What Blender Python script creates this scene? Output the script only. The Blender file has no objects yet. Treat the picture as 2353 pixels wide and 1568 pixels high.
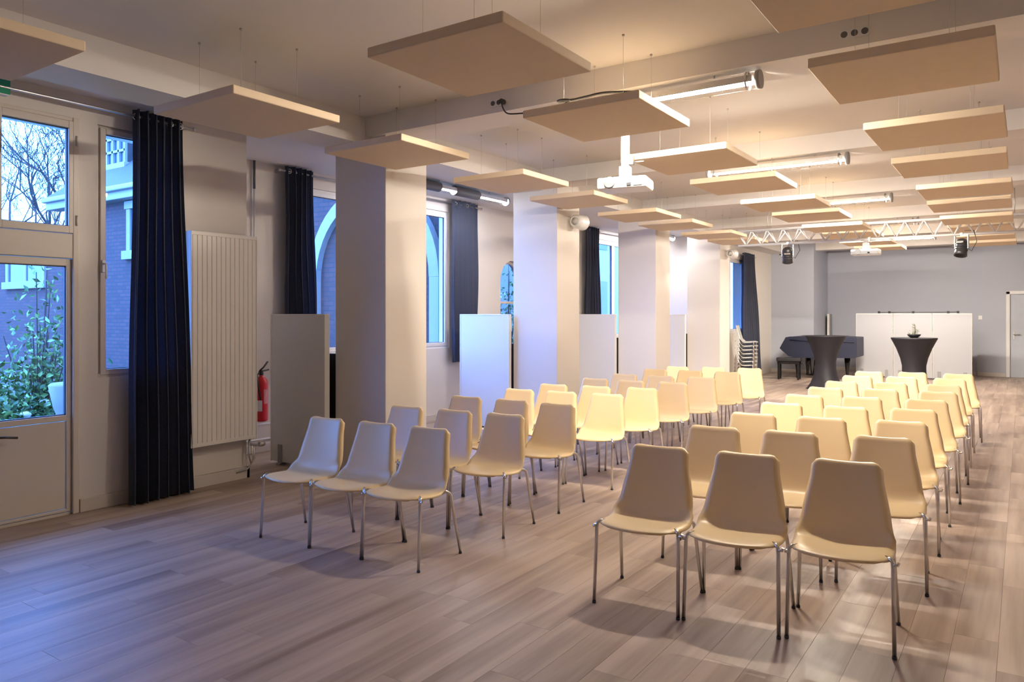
import bpy, bmesh, math, random
from mathutils import Vector, Matrix
random.seed(7)
S = bpy.context.scene
C = S.collection
PI = math.pi

# ------------------------------------------------------------------ camera, sky, exposure
TH = math.atan2(2350 - 1176.5, 1720.0)
cam = bpy.data.cameras.new('camera')
cam.sensor_width = 36.0
cam.lens = 1720.0 / 2353.0 * 36.0
cam.shift_y = -(784.0 - 723.0) / 2353.0
cam.clip_start = 0.05
cam.clip_end = 300
cam_ob = bpy.data.objects.new('camera', cam)
C.objects.link(cam_ob)
cam_ob.location = (0, 0, 1.55)
cam_ob.rotation_euler = (PI / 2, 0, TH)
S.camera = cam_ob

SKY = (0.12, 0.32, 1.0)
SKY_STRENGTH = 19.0
LAMP = (1.0, 0.88, 0.735)
LAMP_STRENGTH = 1250.0
w = bpy.data.worlds.new('dusk_sky')
S.world = w
w.use_nodes = True
bg = w.node_tree.nodes['Background']
bg.inputs[0].default_value = (*SKY, 1)
bg.inputs[1].default_value = SKY_STRENGTH

S.view_settings.view_transform = 'Standard'
S.view_settings.look = 'None'
S.view_settings.gamma = 1.0
S.view_settings.use_curve_mapping = False
S.view_settings.exposure = 0.12
S.cycles.use_denoising = True
S.cycles.use_adaptive_sampling = True
S.cycles.adaptive_threshold = 0.03
S.cycles.max_bounces = 6
S.cycles.diffuse_bounces = 4
S.cycles.glossy_bounces = 3
S.cycles.transparent_max_bounces = 10
S.cycles.sample_clamp_indirect = 6.0
S.cycles.caustics_reflective = False
S.cycles.caustics_refractive = False

# ------------------------------------------------------------------ materials
def new_mat(name):
    m = bpy.data.materials.new(name)
    m.use_nodes = True
    nt = m.node_tree
    return m, nt, nt.nodes['Principled BSDF']

def mat(name, col, rough=0.5, metal=0.0, var=0.06, scale=6.0, bump=0.0, bscale=60.0, spec=None, coords='Object'):
    m, nt, p = new_mat(name)
    p.inputs['Roughness'].default_value = rough
    p.inputs['Metallic'].default_value = metal
    if spec is not None:
        p.inputs['Specular IOR Level'].default_value = spec
    tc = nt.nodes.new('ShaderNodeTexCoord')
    nz = nt.nodes.new('ShaderNodeTexNoise')
    nz.inputs['Scale'].default_value = scale
    nz.inputs['Detail'].default_value = 2
    nt.links.new(tc.outputs[coords], nz.inputs['Vector'])
    mx = nt.nodes.new('ShaderNodeMix')
    mx.data_type = 'RGBA'
    mx.inputs[6].default_value = (*[max(0, c * (1 - var)) for c in col], 1)
    mx.inputs[7].default_value = (*[min(1, c * (1 + var)) for c in col], 1)
    nt.links.new(nz.outputs['Fac'], mx.inputs[0])
    nt.links.new(mx.outputs[2], p.inputs['Base Color'])
    if bump:
        n2 = nt.nodes.new('ShaderNodeTexNoise')
        n2.inputs['Scale'].default_value = bscale
        n2.inputs['Detail'].default_value = 3
        nt.links.new(tc.outputs[coords], n2.inputs['Vector'])
        b = nt.nodes.new('ShaderNodeBump')
        b.inputs['Strength'].default_value = bump
        b.inputs['Distance'].default_value = 0.01
        nt.links.new(n2.outputs['Fac'], b.inputs['Height'])
        nt.links.new(b.outputs['Normal'], p.inputs['Normal'])
    return m

M = {}
M['wall'] = mat('wall_paint', (0.73, 0.685, 0.635), 0.6, var=0.02, scale=1.5)
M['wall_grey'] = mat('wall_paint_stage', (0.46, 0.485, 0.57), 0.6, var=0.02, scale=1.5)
M['ceiling'] = mat('ceiling_paint', (0.80, 0.765, 0.735), 0.7, var=0.02, scale=1.2)
M['joinery'] = mat('joinery_paint', (0.66, 0.60, 0.53), 0.4, var=0.02, scale=3)
M['white_frame'] = mat('white_frame_paint', (0.80, 0.80, 0.81), 0.35, var=0.02)
M['skirting'] = mat('skirting_paint', (0.62, 0.57, 0.53), 0.5, var=0.03)
M['panel'] = mat('acoustic_fabric', (0.76, 0.61, 0.43), 0.85, var=0.03, scale=14, bump=0.25, bscale=350)
M['board'] = mat('partition_laminate', (0.74, 0.73, 0.71), 0.4, var=0.015, scale=2)
M['board_edge'] = mat('partition_edge', (0.80, 0.78, 0.72), 0.4, var=0.02)
M['radiator'] = mat('radiator_enamel', (0.82, 0.79, 0.74), 0.3, var=0.01)
M['plastic'] = mat('cream_plastic', (0.84, 0.645, 0.365), 0.38, var=0.03, scale=5)
M['grey_plastic'] = mat('pale_grey_plastic', (0.62, 0.62, 0.60), 0.4, var=0.03)
M['chrome'] = mat('chrome_tube', (0.72, 0.71, 0.70), 0.22, 1.0, var=0.02)
M['steel'] = mat('brushed_steel', (0.60, 0.60, 0.60), 0.35, 1.0, var=0.03)
M['alu'] = mat('aluminium_truss', (0.82, 0.82, 0.82), 0.45, 0.35, var=0.02)
M['rubber'] = mat('black_rubber', (0.03, 0.03, 0.032), 0.6)
M['black'] = mat('black_enamel', (0.022, 0.022, 0.026), 0.4)
M['black_board'] = mat('black_board', (0.012, 0.012, 0.018), 0.5)
M['grey_plate'] = mat('grey_bracket', (0.30, 0.30, 0.30), 0.45)
M['white_plastic'] = mat('white_plastic', (0.82, 0.82, 0.82), 0.35, var=0.01)
M['dark_grey'] = mat('dark_grey_plastic', (0.09, 0.09, 0.10), 0.4)
M['red'] = mat('red_enamel', (0.62, 0.012, 0.018), 0.3, var=0.04)
M['label_paper'] = mat('printed_paper', (0.78, 0.72, 0.70), 0.6)
M['navy'] = mat('navy_cover', (0.013, 0.018, 0.045), 0.55, var=0.15, scale=3, bump=0.3, bscale=8)
M['stretch'] = mat('stretch_cover', (0.014, 0.014, 0.021), 0.6, var=0.12, scale=8, bump=0.2, bscale=12)
M['piano'] = mat('black_lacquer', (0.012, 0.012, 0.013), 0.12)
M['stone'] = mat('pale_stone', (0.26, 0.25, 0.22), 0.7, var=0.08, scale=4, bump=0.2, bscale=30)
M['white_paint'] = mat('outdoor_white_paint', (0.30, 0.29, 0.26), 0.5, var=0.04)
M['bark'] = mat('tree_bark', (0.05, 0.042, 0.036), 0.85, var=0.25, scale=12, bump=0.4, bscale=30)
M['leaf'] = mat('shrub_leaf', (0.04, 0.12, 0.025), 0.5, var=0.35, scale=3)
M['leaf_pale'] = mat('pale_leaf', (0.22, 0.38, 0.10), 0.5, var=0.3, scale=3)
M['petal'] = mat('white_petal', (0.80, 0.80, 0.76), 0.6)
M['soil'] = mat('courtyard_ground', (0.08, 0.08, 0.07), 0.9, var=0.3, scale=2, bump=0.4, bscale=10)
M['grass'] = mat('lawn', (0.03, 0.08, 0.022), 0.8, var=0.4, scale=12, bump=0.5, bscale=60)
M['slate'] = mat('roof_slate', (0.05, 0.045, 0.042), 0.6, var=0.3, scale=9, bump=0.3, bscale=25)
M['green_sign'] = mat('green_acrylic', (0.02, 0.28, 0.16), 0.3)

def emit(name, col, strength):
    m = bpy.data.materials.new(name)
    m.use_nodes = True
    nt = m.node_tree
    nt.nodes.clear()
    o = nt.nodes.new('ShaderNodeOutputMaterial')
    e = nt.nodes.new('ShaderNodeEmission')
    e.inputs[0].default_value = (*col, 1)
    e.inputs[1].default_value = strength
    nt.links.new(e.outputs[0], o.inputs[0])
    return m
M['lamp'] = emit('led_tube_light', LAMP, LAMP_STRENGTH)
M['side_lamp'] = emit('led_tube_light_cool', (0.95, 0.93, 1.0), 300.0)

def clear(name, tint, facing_gloss=0.06, rough=0.02):
    # clear sheet: see-through with a fresnel reflection
    m = bpy.data.materials.new(name)
    m.use_nodes = True
    nt = m.node_tree
    nt.nodes.clear()
    o = nt.nodes.new('ShaderNodeOutputMaterial')
    t = nt.nodes.new('ShaderNodeBsdfTransparent')
    t.inputs[0].default_value = (*tint, 1)
    g = nt.nodes.new('ShaderNodeBsdfGlossy')
    g.inputs['Roughness'].default_value = rough
    lw = nt.nodes.new('ShaderNodeLayerWeight')
    lw.inputs[0].default_value = 0.5
    pw = nt.nodes.new('ShaderNodeMath'); pw.operation = 'POWER'; pw.inputs[1].default_value = 5.0
    ml = nt.nodes.new('ShaderNodeMath'); ml.operation = 'MULTIPLY_ADD'; ml.inputs[1].default_value = 0.8; ml.inputs[2].default_value = 0.03
    nt.links.new(lw.outputs['Facing'], pw.inputs[0]); nt.links.new(pw.outputs[0], ml.inputs[0])
    mx = nt.nodes.new('ShaderNodeMixShader')
    nt.links.new(ml.outputs[0], mx.inputs[0])
    nt.links.new(t.outputs[0], mx.inputs[1])
    nt.links.new(g.outputs[0], mx.inputs[2])
    nt.links.new(mx.outputs[0], o.inputs[0])
    return m
M['glass'] = clear('window_glass', (0.94, 0.96, 0.98))
M['tube_clear'] = clear('clear_tube', (0.97, 0.97, 0.97), rough=0.05)

def curtain_mat():
    m, nt, p = new_mat('navy_curtain')
    p.inputs['Roughness'].default_value = 0.85
    p.inputs['Specular IOR Level'].default_value = 0.15
    tc = nt.nodes.new('ShaderNodeTexCoord')
    mp = nt.nodes.new('ShaderNodeMapping')
    mp.inputs['Scale'].default_value = (180, 180, 60)
    nz = nt.nodes.new('ShaderNodeTexNoise')
    nz.inputs['Scale'].default_value = 1.0
    nz.inputs['Detail'].default_value = 3
    nt.links.new(tc.outputs['Object'], mp.inputs[0])
    nt.links.new(mp.outputs[0], nz.inputs['Vector'])
    r = nt.nodes.new('ShaderNodeValToRGB')
    r.color_ramp.elements[0].color = (0.028, 0.036, 0.062, 1)
    r.color_ramp.elements[1].color = (0.078, 0.084, 0.115, 1)
    nt.links.new(nz.outputs['Fac'], r.inputs[0])
    nt.links.new(r.outputs[0], p.inputs['Base Color'])
    tr = nt.nodes.new('ShaderNodeBsdfTranslucent')
    tr.inputs[0].default_value = (0.01, 0.10, 0.20, 1)
    ad = nt.nodes.new('ShaderNodeMixShader')
    ad.inputs[0].default_value = 0.03
    out = nt.nodes['Material Output']
    nt.links.new(p.outputs[0], ad.inputs[1])
    nt.links.new(tr.outputs[0], ad.inputs[2])
    nt.links.new(ad.outputs[0], out.inputs[0])
    return m
M['curtain'] = curtain_mat()

def plank_mat():
    m, nt, p = new_mat('vinyl_plank')
    geo = nt.nodes.new('ShaderNodeNewGeometry')
    oi = nt.nodes.new('ShaderNodeObjectInfo')
    add = nt.nodes.new('ShaderNodeMath'); add.operation = 'ADD'
    nt.links.new(oi.outputs['Random'], add.inputs[0])
    nt.links.new(geo.outputs['Random Per Island'], add.inputs[1])
    fr = nt.nodes.new('ShaderNodeMath'); fr.operation = 'FRACT'
    nt.links.new(add.outputs[0], fr.inputs[0])
    off = nt.nodes.new('ShaderNodeMath'); off.operation = 'MULTIPLY'
    off.inputs[1].default_value = 37.0
    nt.links.new(fr.outputs[0], off.inputs[0])
    cx = nt.nodes.new('ShaderNodeCombineXYZ')
    nt.links.new(off.outputs[0], cx.inputs[2])
    mp = nt.nodes.new('ShaderNodeMapping')
    mp.inputs['Scale'].default_value = (12.0, 0.7, 1.0)
    nt.links.new(geo.outputs['Position'], mp.inputs[0])
    nt.links.new(cx.outputs[0], mp.inputs['Location'])
    n1 = nt.nodes.new('ShaderNodeTexNoise')
    n1.inputs['Scale'].default_value = 1.0
    n1.inputs['Detail'].default_value = 4
    n1.inputs['Roughness'].default_value = 0.6
    nt.links.new(mp.outputs[0], n1.inputs['Vector'])
    mp2 = nt.nodes.new('ShaderNodeMapping')
    mp2.inputs['Scale'].default_value = (6.0, 0.45, 1.0)
    nt.links.new(geo.outputs['Position'], mp2.inputs[0])
    nt.links.new(cx.outputs[0], mp2.inputs['Location'])
    n2 = nt.nodes.new('ShaderNodeTexNoise')
    n2.inputs['Scale'].default_value = 1.0
    n2.inputs['Detail'].default_value = 3
    nt.links.new(mp2.outputs[0], n2.inputs['Vector'])
    r = nt.nodes.new('ShaderNodeValToRGB')
    e = r.color_ramp.elements
    e[0].position = 0.30; e[0].color = (0.195, 0.135, 0.105, 1)
    e[1].position = 0.62; e[1].color = (0.47, 0.37, 0.30, 1)
    mxf = nt.nodes.new('ShaderNodeMix'); mxf.data_type = 'FLOAT'
    mxf.inputs[0].default_value = 0.62
    nt.links.new(n1.outputs['Fac'], mxf.inputs[2])
    nt.links.new(n2.outputs['Fac'], mxf.inputs[3])
    nt.links.new(mxf.outputs[0], r.inputs[0])
    hv = nt.nodes.new('ShaderNodeHueSaturation')
    mr = nt.nodes.new('ShaderNodeMapRange')
    mr.inputs[3].default_value = 0.95; mr.inputs[4].default_value = 1.04
    nt.links.new(fr.outputs[0], mr.inputs[0])
    nt.links.new(mr.outputs[0], hv.inputs['Value'])
    nt.links.new(r.outputs[0], hv.inputs['Color'])
    nt.links.new(hv.outputs[0], p.inputs['Base Color'])
    p.inputs['Roughness'].default_value = 0.45
    p.inputs['Specular IOR Level'].default_value = 0.45
    b = nt.nodes.new('ShaderNodeBump')
    b.inputs['Strength'].default_value = 0.12
    b.inputs['Distance'].default_value = 0.004
    nt.links.new(n1.outputs['Fac'], b.inputs['Height'])
    nt.links.new(b.outputs['Normal'], p.inputs['Normal'])
    return m
M['plank'] = plank_mat()

def brick_mat():
    m, nt, p = new_mat('red_brick')
    geo = nt.nodes.new('ShaderNodeNewGeometry')
    sx = nt.nodes.new('ShaderNodeSeparateXYZ')
    nt.links.new(geo.outputs['Position'], sx.inputs[0])
    a = nt.nodes.new('ShaderNodeMath'); a.operation = 'ADD'
    nt.links.new(sx.outputs[0], a.inputs[0]); nt.links.new(sx.outputs[1], a.inputs[1])
    cb = nt.nodes.new('ShaderNodeCombineXYZ')
    nt.links.new(a.outputs[0], cb.inputs[0]); nt.links.new(sx.outputs[2], cb.inputs[1])
    br = nt.nodes.new('ShaderNodeTexBrick')
    br.inputs['Color1'].default_value = (0.085, 0.040, 0.034, 1)
    br.inputs['Color2'].default_value = (0.055, 0.030, 0.027, 1)
    br.inputs['Mortar'].default_value = (0.034, 0.03, 0.03, 1)
    br.inputs['Scale'].default_value = 1.0
    br.inputs['Mortar Size'].default_value = 0.012
    br.inputs['Brick Width'].default_value = 0.26
    br.inputs['Row Height'].default_value = 0.085
    nt.links.new(cb.outputs[0], br.inputs['Vector'])
    nt.links.new(br.outputs['Color'], p.inputs['Base Color'])
    b = nt.nodes.new('ShaderNodeBump')
    b.inputs['Strength'].default_value = 0.5
    b.inputs['Distance'].default_value = 0.01
    b.invert = True
    nt.links.new(br.outputs['Fac'], b.inputs['Height'])
    nt.links.new(b.outputs['Normal'], p.inputs['Normal'])
    p.inputs['Roughness'].default_value = 0.85
    return m
M['brick'] = brick_mat()

# ------------------------------------------------------------------ mesh helpers
class MB:
    def __init__(self):
        self.v = []; self.f = []; self.sm = []
    def add(self, vs, fs, smooth=False):
        o = len(self.v)
        self.v += [tuple(p) for p in vs]
        for f in fs:
            self.f.append(tuple(i + o for i in f)); self.sm.append(smooth)
        return self
    def box(self, x0, x1, y0, y1, z0, z1):
        v = [(x, y, z) for z in (z0, z1) for y in (y0, y1) for x in (x0, x1)]
        f = [(0, 2, 3, 1), (4, 5, 7, 6), (0, 1, 5, 4), (2, 6, 7, 3), (0, 4, 6, 2), (1, 3, 7, 5)]
        return self.add(v, f)
    def bbox(self, x0, x1, y0, y1, z0, z1, b=0.005):
        # box with chamfered edges
        bm = bmesh.new()
        mt = Matrix.Translation(((x0 + x1) / 2, (y0 + y1) / 2, (z0 + z1) / 2)) @ Matrix.Diagonal((x1 - x0, y1 - y0, z1 - z0, 1))
        bmesh.ops.create_cube(bm, size=1, matrix=mt)
        bmesh.ops.bevel(bm, geom=bm.edges[:] , offset=b, segments=2, affect='EDGES', profile=0.5)
        bm.verts.index_update()
        self.add([v.co.copy() for v in bm.verts], [[v.index for v in f.verts] for f in bm.faces])
        bm.free()
        return self
    def tube(self, pts, r, n=10, cap=True, closed=False):
        pts = [Vector(p) for p in pts]
        rs = r if isinstance(r, (list, tuple)) else [r] * len(pts)
        vs = []; fs = []
        prev = None
        L = len(pts)
        for i, p in enumerate(pts):
            if closed:
                t = (pts[(i + 1) % L] - pts[i - 1])
            else:
                t = (pts[min(i + 1, L - 1)] - pts[max(i - 1, 0)])
            t.normalize()
            if prev is None:
                up = Vector((0, 0, 1)) if abs(t.z) < 0.9 else Vector((1, 0, 0))
                a = t.cross(up).normalized()
            else:
                a = (prev - t * prev.dot(t)).normalized()
            prev = a
            b = t.cross(a)
            for k in range(n):
                an = 2 * PI * k / n
                vs.append(p + (a * math.cos(an) + b * math.sin(an)) * rs[i])
        segs = L if closed else L - 1
        for i in range(segs):
            j = (i + 1) % L
            for k in range(n):
                fs.append((i * n + k, i * n + (k + 1) % n, j * n + (k + 1) % n, j * n + k))
        self.add(vs, fs, True)
        if cap and not closed:
            o = len(self.v) - L * n
            self.f.append(tuple(o + k for k in reversed(range(n)))); self.sm.append(False)
            self.f.append(tuple(o + (L - 1) * n + k for k in range(n))); self.sm.append(False)
        return self
    def lathe(self, prof, n=24, c=(0, 0), axis='z', mod=None, origin=(0, 0, 0)):
        vs = []; fs = []
        for i, (r, h) in enumerate(prof):
            for k in range(n):
                an = 2 * PI * k / n
                rr = r * (mod(an, i) if mod else 1)
                a, b = rr * math.cos(an), rr * math.sin(an)
                if axis == 'z': p = (origin[0] + a, origin[1] + b, origin[2] + h)
                elif axis == 'x': p = (origin[0] + h, origin[1] + a, origin[2] + b)
                else: p = (origin[0] + b, origin[1] + h, origin[2] + a)
                vs.append(p)
        for i in range(len(prof) - 1):
            for k in range(n):
                fs.append((i * n + k, i * n + (k + 1) % n, (i + 1) * n + (k + 1) % n, (i + 1) * n + k))
        self.add(vs, fs, True)
        o = len(self.v) - len(prof) * n
        if prof[0][0] > 1e-4:
            self.f.append(tuple(o + k for k in reversed(range(n)))); self.sm.append(False)
        if prof[-1][0] > 1e-4:
            self.f.append(tuple(o + (len(prof) - 1) * n + k for k in range(n))); self.sm.append(False)
        return self
    def mesh(self, name, m):
        me = bpy.data.meshes.new(name)
        me.from_pydata(self.v, [], self.f)
        me.polygons.foreach_set('use_smooth', self.sm)
        if m is not None:
            me.materials.append(M[m] if isinstance(m, str) else m)
        me.update()
        return me
    def build(self, name, m, parent=None, loc=(0, 0, 0)):
        return obj(name, self.mesh(name, m), parent, loc)

def obj(name, me, parent=None, loc=(0, 0, 0)):
    o = bpy.data.objects.new(name, me)
    C.objects.link(o)
    o.location = loc
    if parent is not None:
        o.parent = parent
    return o

def tag(o, label=None, cat=None, group=None, kind=None):
    if label: o['label'] = label
    if cat: o['category'] = cat
    if group: o['group'] = group
    if kind: o['kind'] = kind
    return o

def empty(name, loc=(0, 0, 0), rz=0.0):
    o = bpy.data.objects.new(name, None)
    C.objects.link(o)
    o.location = loc
    o.rotation_euler = (0, 0, rz)
    o.empty_display_size = 0.1
    return o

def struct(name, mb, m, label=None):
    o = mb.build(name, m)
    o['kind'] = 'structure'
    if label: o['label'] = label
    return o

def copy_tree(o, parent=None):
    c = o.copy()
    C.objects.link(c)
    c.parent = parent
    for ch in list(o.children):
        copy_tree(ch, c)
    return c

def wall_x(mb, x0, x1, y0, y1, z0, z1, holes):
    # slab between x0 and x1 along y with rectangular holes (ya, yb, za, zb)
    ys = sorted(set([y0, y1] + [h[0] for h in holes] + [h[1] for h in holes]))
    for a, b in zip(ys, ys[1:]):
        if b - a < 1e-4: continue
        mid = (a + b) / 2
        hs = sorted([(h[2], h[3]) for h in holes if h[0] < mid < h[1]])
        z = z0
        for za, zb in hs:
            if za - z > 1e-4: mb.box(x0, x1, a, b, z, za)
            z = zb
        if z1 - z > 1e-4: mb.box(x0, x1, a, b, z, z1)
    return mb

# ------------------------------------------------------------------ the room
XD = -6.10      # wall with the garden door
XW = -7.10      # wall of the window bays
XS = -5.60      # wall beside the stage
XR = 1.60       # right-hand wall
YB = -1.60      # wall behind the camera
YS = 15.70      # end of the window bays
YF1, YF2 = 20.60, 22.30
CZ = 3.43       # main ceiling
LZ = 3.27       # lower ceiling over the bays
COLX, COLXL = -4.95, -5.63
COLY = [5.145 + 3.14 * k for k in range(4)]
COLD = 0.585

# floor: slab with planks
slab = MB()
slab.box(XD - .3, XR + .2, YB - .2, YF2 + .2, -0.12, -0.004)
slab.box(XW - .3, XD - .3, 4.3, YS + .2, -0.12, -0.004)
floor = struct('floor', slab, mat('floor_base', (.25, .19, .15), .6), 'greige wood plank floor')
PW, PL = 0.182, 1.24
GAP = 0.0007
def proj(X, Y, Z):
    s, c = math.sin(TH), math.cos(TH)
    dep = -s * X + c * Y
    r = c * X + s * Y
    if dep < 0.3: return None
    return (1176.5 + 1720 * r / dep, 723 - 1720 * (Z - 1.55) / dep, dep)
planks = []
nx0 = int(round((XD - XW) / PW)) + 1
i = -nx0
while XD + i * PW < XR:
    x = XD + i * PW
    y = (4.36 if i < 0 else YB)
    yend = YS if i < 0 else YF2
    y -= random.random() * PL if i >= 0 else 0
    first = True
    while y < yend:
        ln = PL
        if first and i < 0:
            ln = PL * (0.3 + 0.7 * random.random())
        first = False
        planks.append((x, y, ln))
        y += ln
    i += 1
def plank_area(p):
    c = proj(p[0] + PW / 2, p[1] + p[2] / 2, 0)
    if c is None or not (-40 < c[0] < 2400 and 700 < c[1] < 1620): return 0
    return p[2] * PW / c[2] ** 3
planks.sort(key=plank_area, reverse=True)
def plank_mesh(mb, x, y, ln):
    g = GAP / 2
    b = 0.0006
    x0, x1, y0, y1 = x + g, x + PW - g, y + g, y + ln - g
    v = [(x0, y0, -.004), (x1, y0, -.004), (x1, y1, -.004), (x0, y1, -.004),
         (x0, y0, -b), (x1, y0, -b), (x1, y1, -b), (x0, y1, -b),
         (x0 + b, y0 + b, 0), (x1 - b, y0 + b, 0), (x1 - b, y1 - b, 0), (x0 + b, y1 - b, 0)]
    f = [(8, 9, 10, 11)]
    for k in range(4):
        j = (k + 1) % 4
        f += [(k, j, 4 + j, 4 + k), (4 + k, 4 + j, 8 + j, 8 + k)]
    mb.add(v, f)
pm = MB(); plank_mesh(pm, 0, 0, PL)
shared = pm.mesh('plank', 'plank')
rest = MB()
n_single = 0
for p in planks:
    if n_single < 300 and abs(p[2] - PL) < 1e-6:
        obj('plank', shared, floor, (p[0], p[1], 0)); n_single += 1
    else:
        plank_mesh(rest, *p)
tag(rest.build('plank_field', 'plank', floor), kind='stuff')

# ceiling
cl = MB()
cl.box(-5.17, XR + .2, YB - .2, YF2 + .2, CZ, CZ + .15)
struct('ceiling', cl, 'ceiling', 'white painted ceiling over the hall')
lc = MB()
lc.box(XW - .3, -5.60, YB - .2, YF2 + .2, LZ, LZ + .31)
struct('ceiling_bay', lc, 'ceiling', 'lower white ceiling over the window bays')
lb = MB()
lb.box(-5.60, -5.17, YB - .2, YF2 + .2, 3.17, CZ + .15)
struct('trim_1', lb, 'ceiling', 'long white ceiling beam above the columns')
BEAMS = [5.10 + 3.14 * k for k in range(6)]
for k, by in enumerate(BEAMS):
    b = MB(); b.box(-5.17, XR + .2, by, by + .42, 3.24, CZ + .01)
    struct('trim_%d' % (k + 2), b, 'ceiling', 'white ceiling beam crossing the hall')

# walls
DOOR0, DOOR1 = 1.74, 2.925          # opening of the garden door
wl = MB()
wall_x(wl, XD - .13, XD, YB, 4.46, -.05, LZ + .05, [(DOOR0, DOOR1, -.05, 3.08), (3.07, 3.78, 1.045, 3.07)])
wl.box(XW - .20, XD - .13, 4.26, 4.46, -.05, LZ + .05)
struct('wall_left', wl, 'wall', 'cream wall with the garden door and radiator')
wb = MB()
HOLES = [(5.85, 8.74, 1.05, 3.08), (13.10, 15.30, 1.05, 3.08)]
# arched opening at 10.07..10.75: cut a rectangle and refill the spandrels
AY0, AY1, AZ0, AZS = 10.07, 10.77, 0.95, 2.10
AR = (AY1 - AY0) / 2
wall_x(wb, XW - .20, XW, 4.46, YS, -.05, LZ + .05, HOLES + [(AY0, AY1, AZ0, AZS + AR)])
NA = 16
cy = (AY0 + AY1) / 2
for sgn in (-1, 1):
    arc = [(cy + sgn * AR * math.cos(a), AZS + AR * math.sin(a)) for a in [PI / 2 * k / NA for k in range(NA + 1)]]
    poly = arc + [(cy + sgn * AR, AZS + AR)]
    n = len(poly)
    vs = [(XW, y, z) for y, z in poly] + [(XW - .20, y, z) for y, z in poly]
    cor = n - 1
    fs = []
    for q in range(NA):
        fs += [(cor, q, q + 1), (n + cor, n + q + 1, n + q), (q, n + q, n + q + 1, q + 1)]
    wb.add(vs, fs)
struct('wall_window_bay', wb, 'wall', 'cream wall behind the columns with windows')
we = MB()
we.box(XW - .32, XS, YS, YS + .25, -.05, LZ + .05)
wall_x(we, XS - .3, XS, YS + .25, YF1 + .3, -.05, LZ + .05, [(17.15, 18.30, 1.12, 2.86)])
struct('wall_stage_side', we, 'wall', 'pale wall beside the stage with narrow window')
wf = MB()
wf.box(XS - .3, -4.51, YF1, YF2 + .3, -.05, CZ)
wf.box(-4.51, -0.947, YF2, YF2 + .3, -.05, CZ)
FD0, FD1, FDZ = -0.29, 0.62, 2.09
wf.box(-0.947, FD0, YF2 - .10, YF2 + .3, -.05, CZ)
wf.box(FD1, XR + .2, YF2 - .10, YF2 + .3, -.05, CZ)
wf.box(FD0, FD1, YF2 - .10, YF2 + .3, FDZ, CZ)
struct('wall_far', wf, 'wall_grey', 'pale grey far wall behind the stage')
wr = MB(); wr.box(XR, XR + .2, YB, YF2, -.05, CZ)
M['wall_taupe'] = mat('wall_paint_taupe', (.42, .37, .33), .6, var=.02)
struct('wall_right', wr, 'wall_taupe', 'taupe wall on the right')
wk = MB(); wk.box(XD, XR + .2, YB - .2, YB, -.05, CZ)
struct('wall_back', wk, 'wall_taupe', 'taupe wall at the near end')

# skirtings
def skirt(name, boxes, label):
    b = MB()
    for q in boxes: b.bbox(*q, b=0.004)
    o = b.build(name, 'skirting'); o['kind'] = 'structure'; o['label'] = label
skirt('baseboard_left', [(XD - .005, XD + .018, 2.93, 4.40, 0, .105), (XD - .005, XD + .018, YB, DOOR0 - .01, 0, .105)], 'taupe skirting along the door wall')
skirt('baseboard_pier', [(XD - .3, XD + .03, 4.44, 4.475, 0, .105), (XD, XD + .03, 3.80, 4.475, 0, .105)], 'skirting around the radiator pier')
skirt('baseboard_bay', [(XW - .005, XW + .018, 4.47, YS - .01, 0, .09)], 'skirting along the window bays')
skirt('baseboard_far', [(XS, -4.50, YF1 - .018, YF1 + .01, 0, .10), (-4.515, -4.492, YF1, YF2, 0, .10), (-4.50, -.95, YF2 - .018, YF2 + .01, 0, .10), (-.95, FD0 - .06, YF2 - .118, YF2 - .09, 0, .10)], 'grey skirting along the far wall')

# columns
for k, y in enumerate(COLY):
    c = MB(); c.bbox(COLXL, COLX, y, y + COLD, -.02, 3.30, b=.006)
    c.box(-5.17, COLX - .004, y + .01, y + COLD - .01, 3.2, CZ + .01)
    o = c.build('column', 'wall'); o['kind'] = 'structure'
    o['label'] = ['square white column nearest the camera', 'second square white column from the camera', 'third square white column from the camera', 'square white column nearest the stage'][k]

# ------------------------------------------------------------------ windows and doors
def frame_ring(mb, x0, x1, y0, y1, z0, z1, fw, b=.004):
    mb.bbox(x0, x1, y0, y0 + fw, z0, z1, b)
    mb.bbox(x0, x1, y1 - fw, y1, z0, z1, b)
    mb.bbox(x0, x1, y0 + fw - .001, y1 - fw + .001, z0, z0 + fw, b)
    mb.bbox(x0, x1, y0 + fw - .001, y1 - fw + .001, z1 - fw, z1, b)

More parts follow.
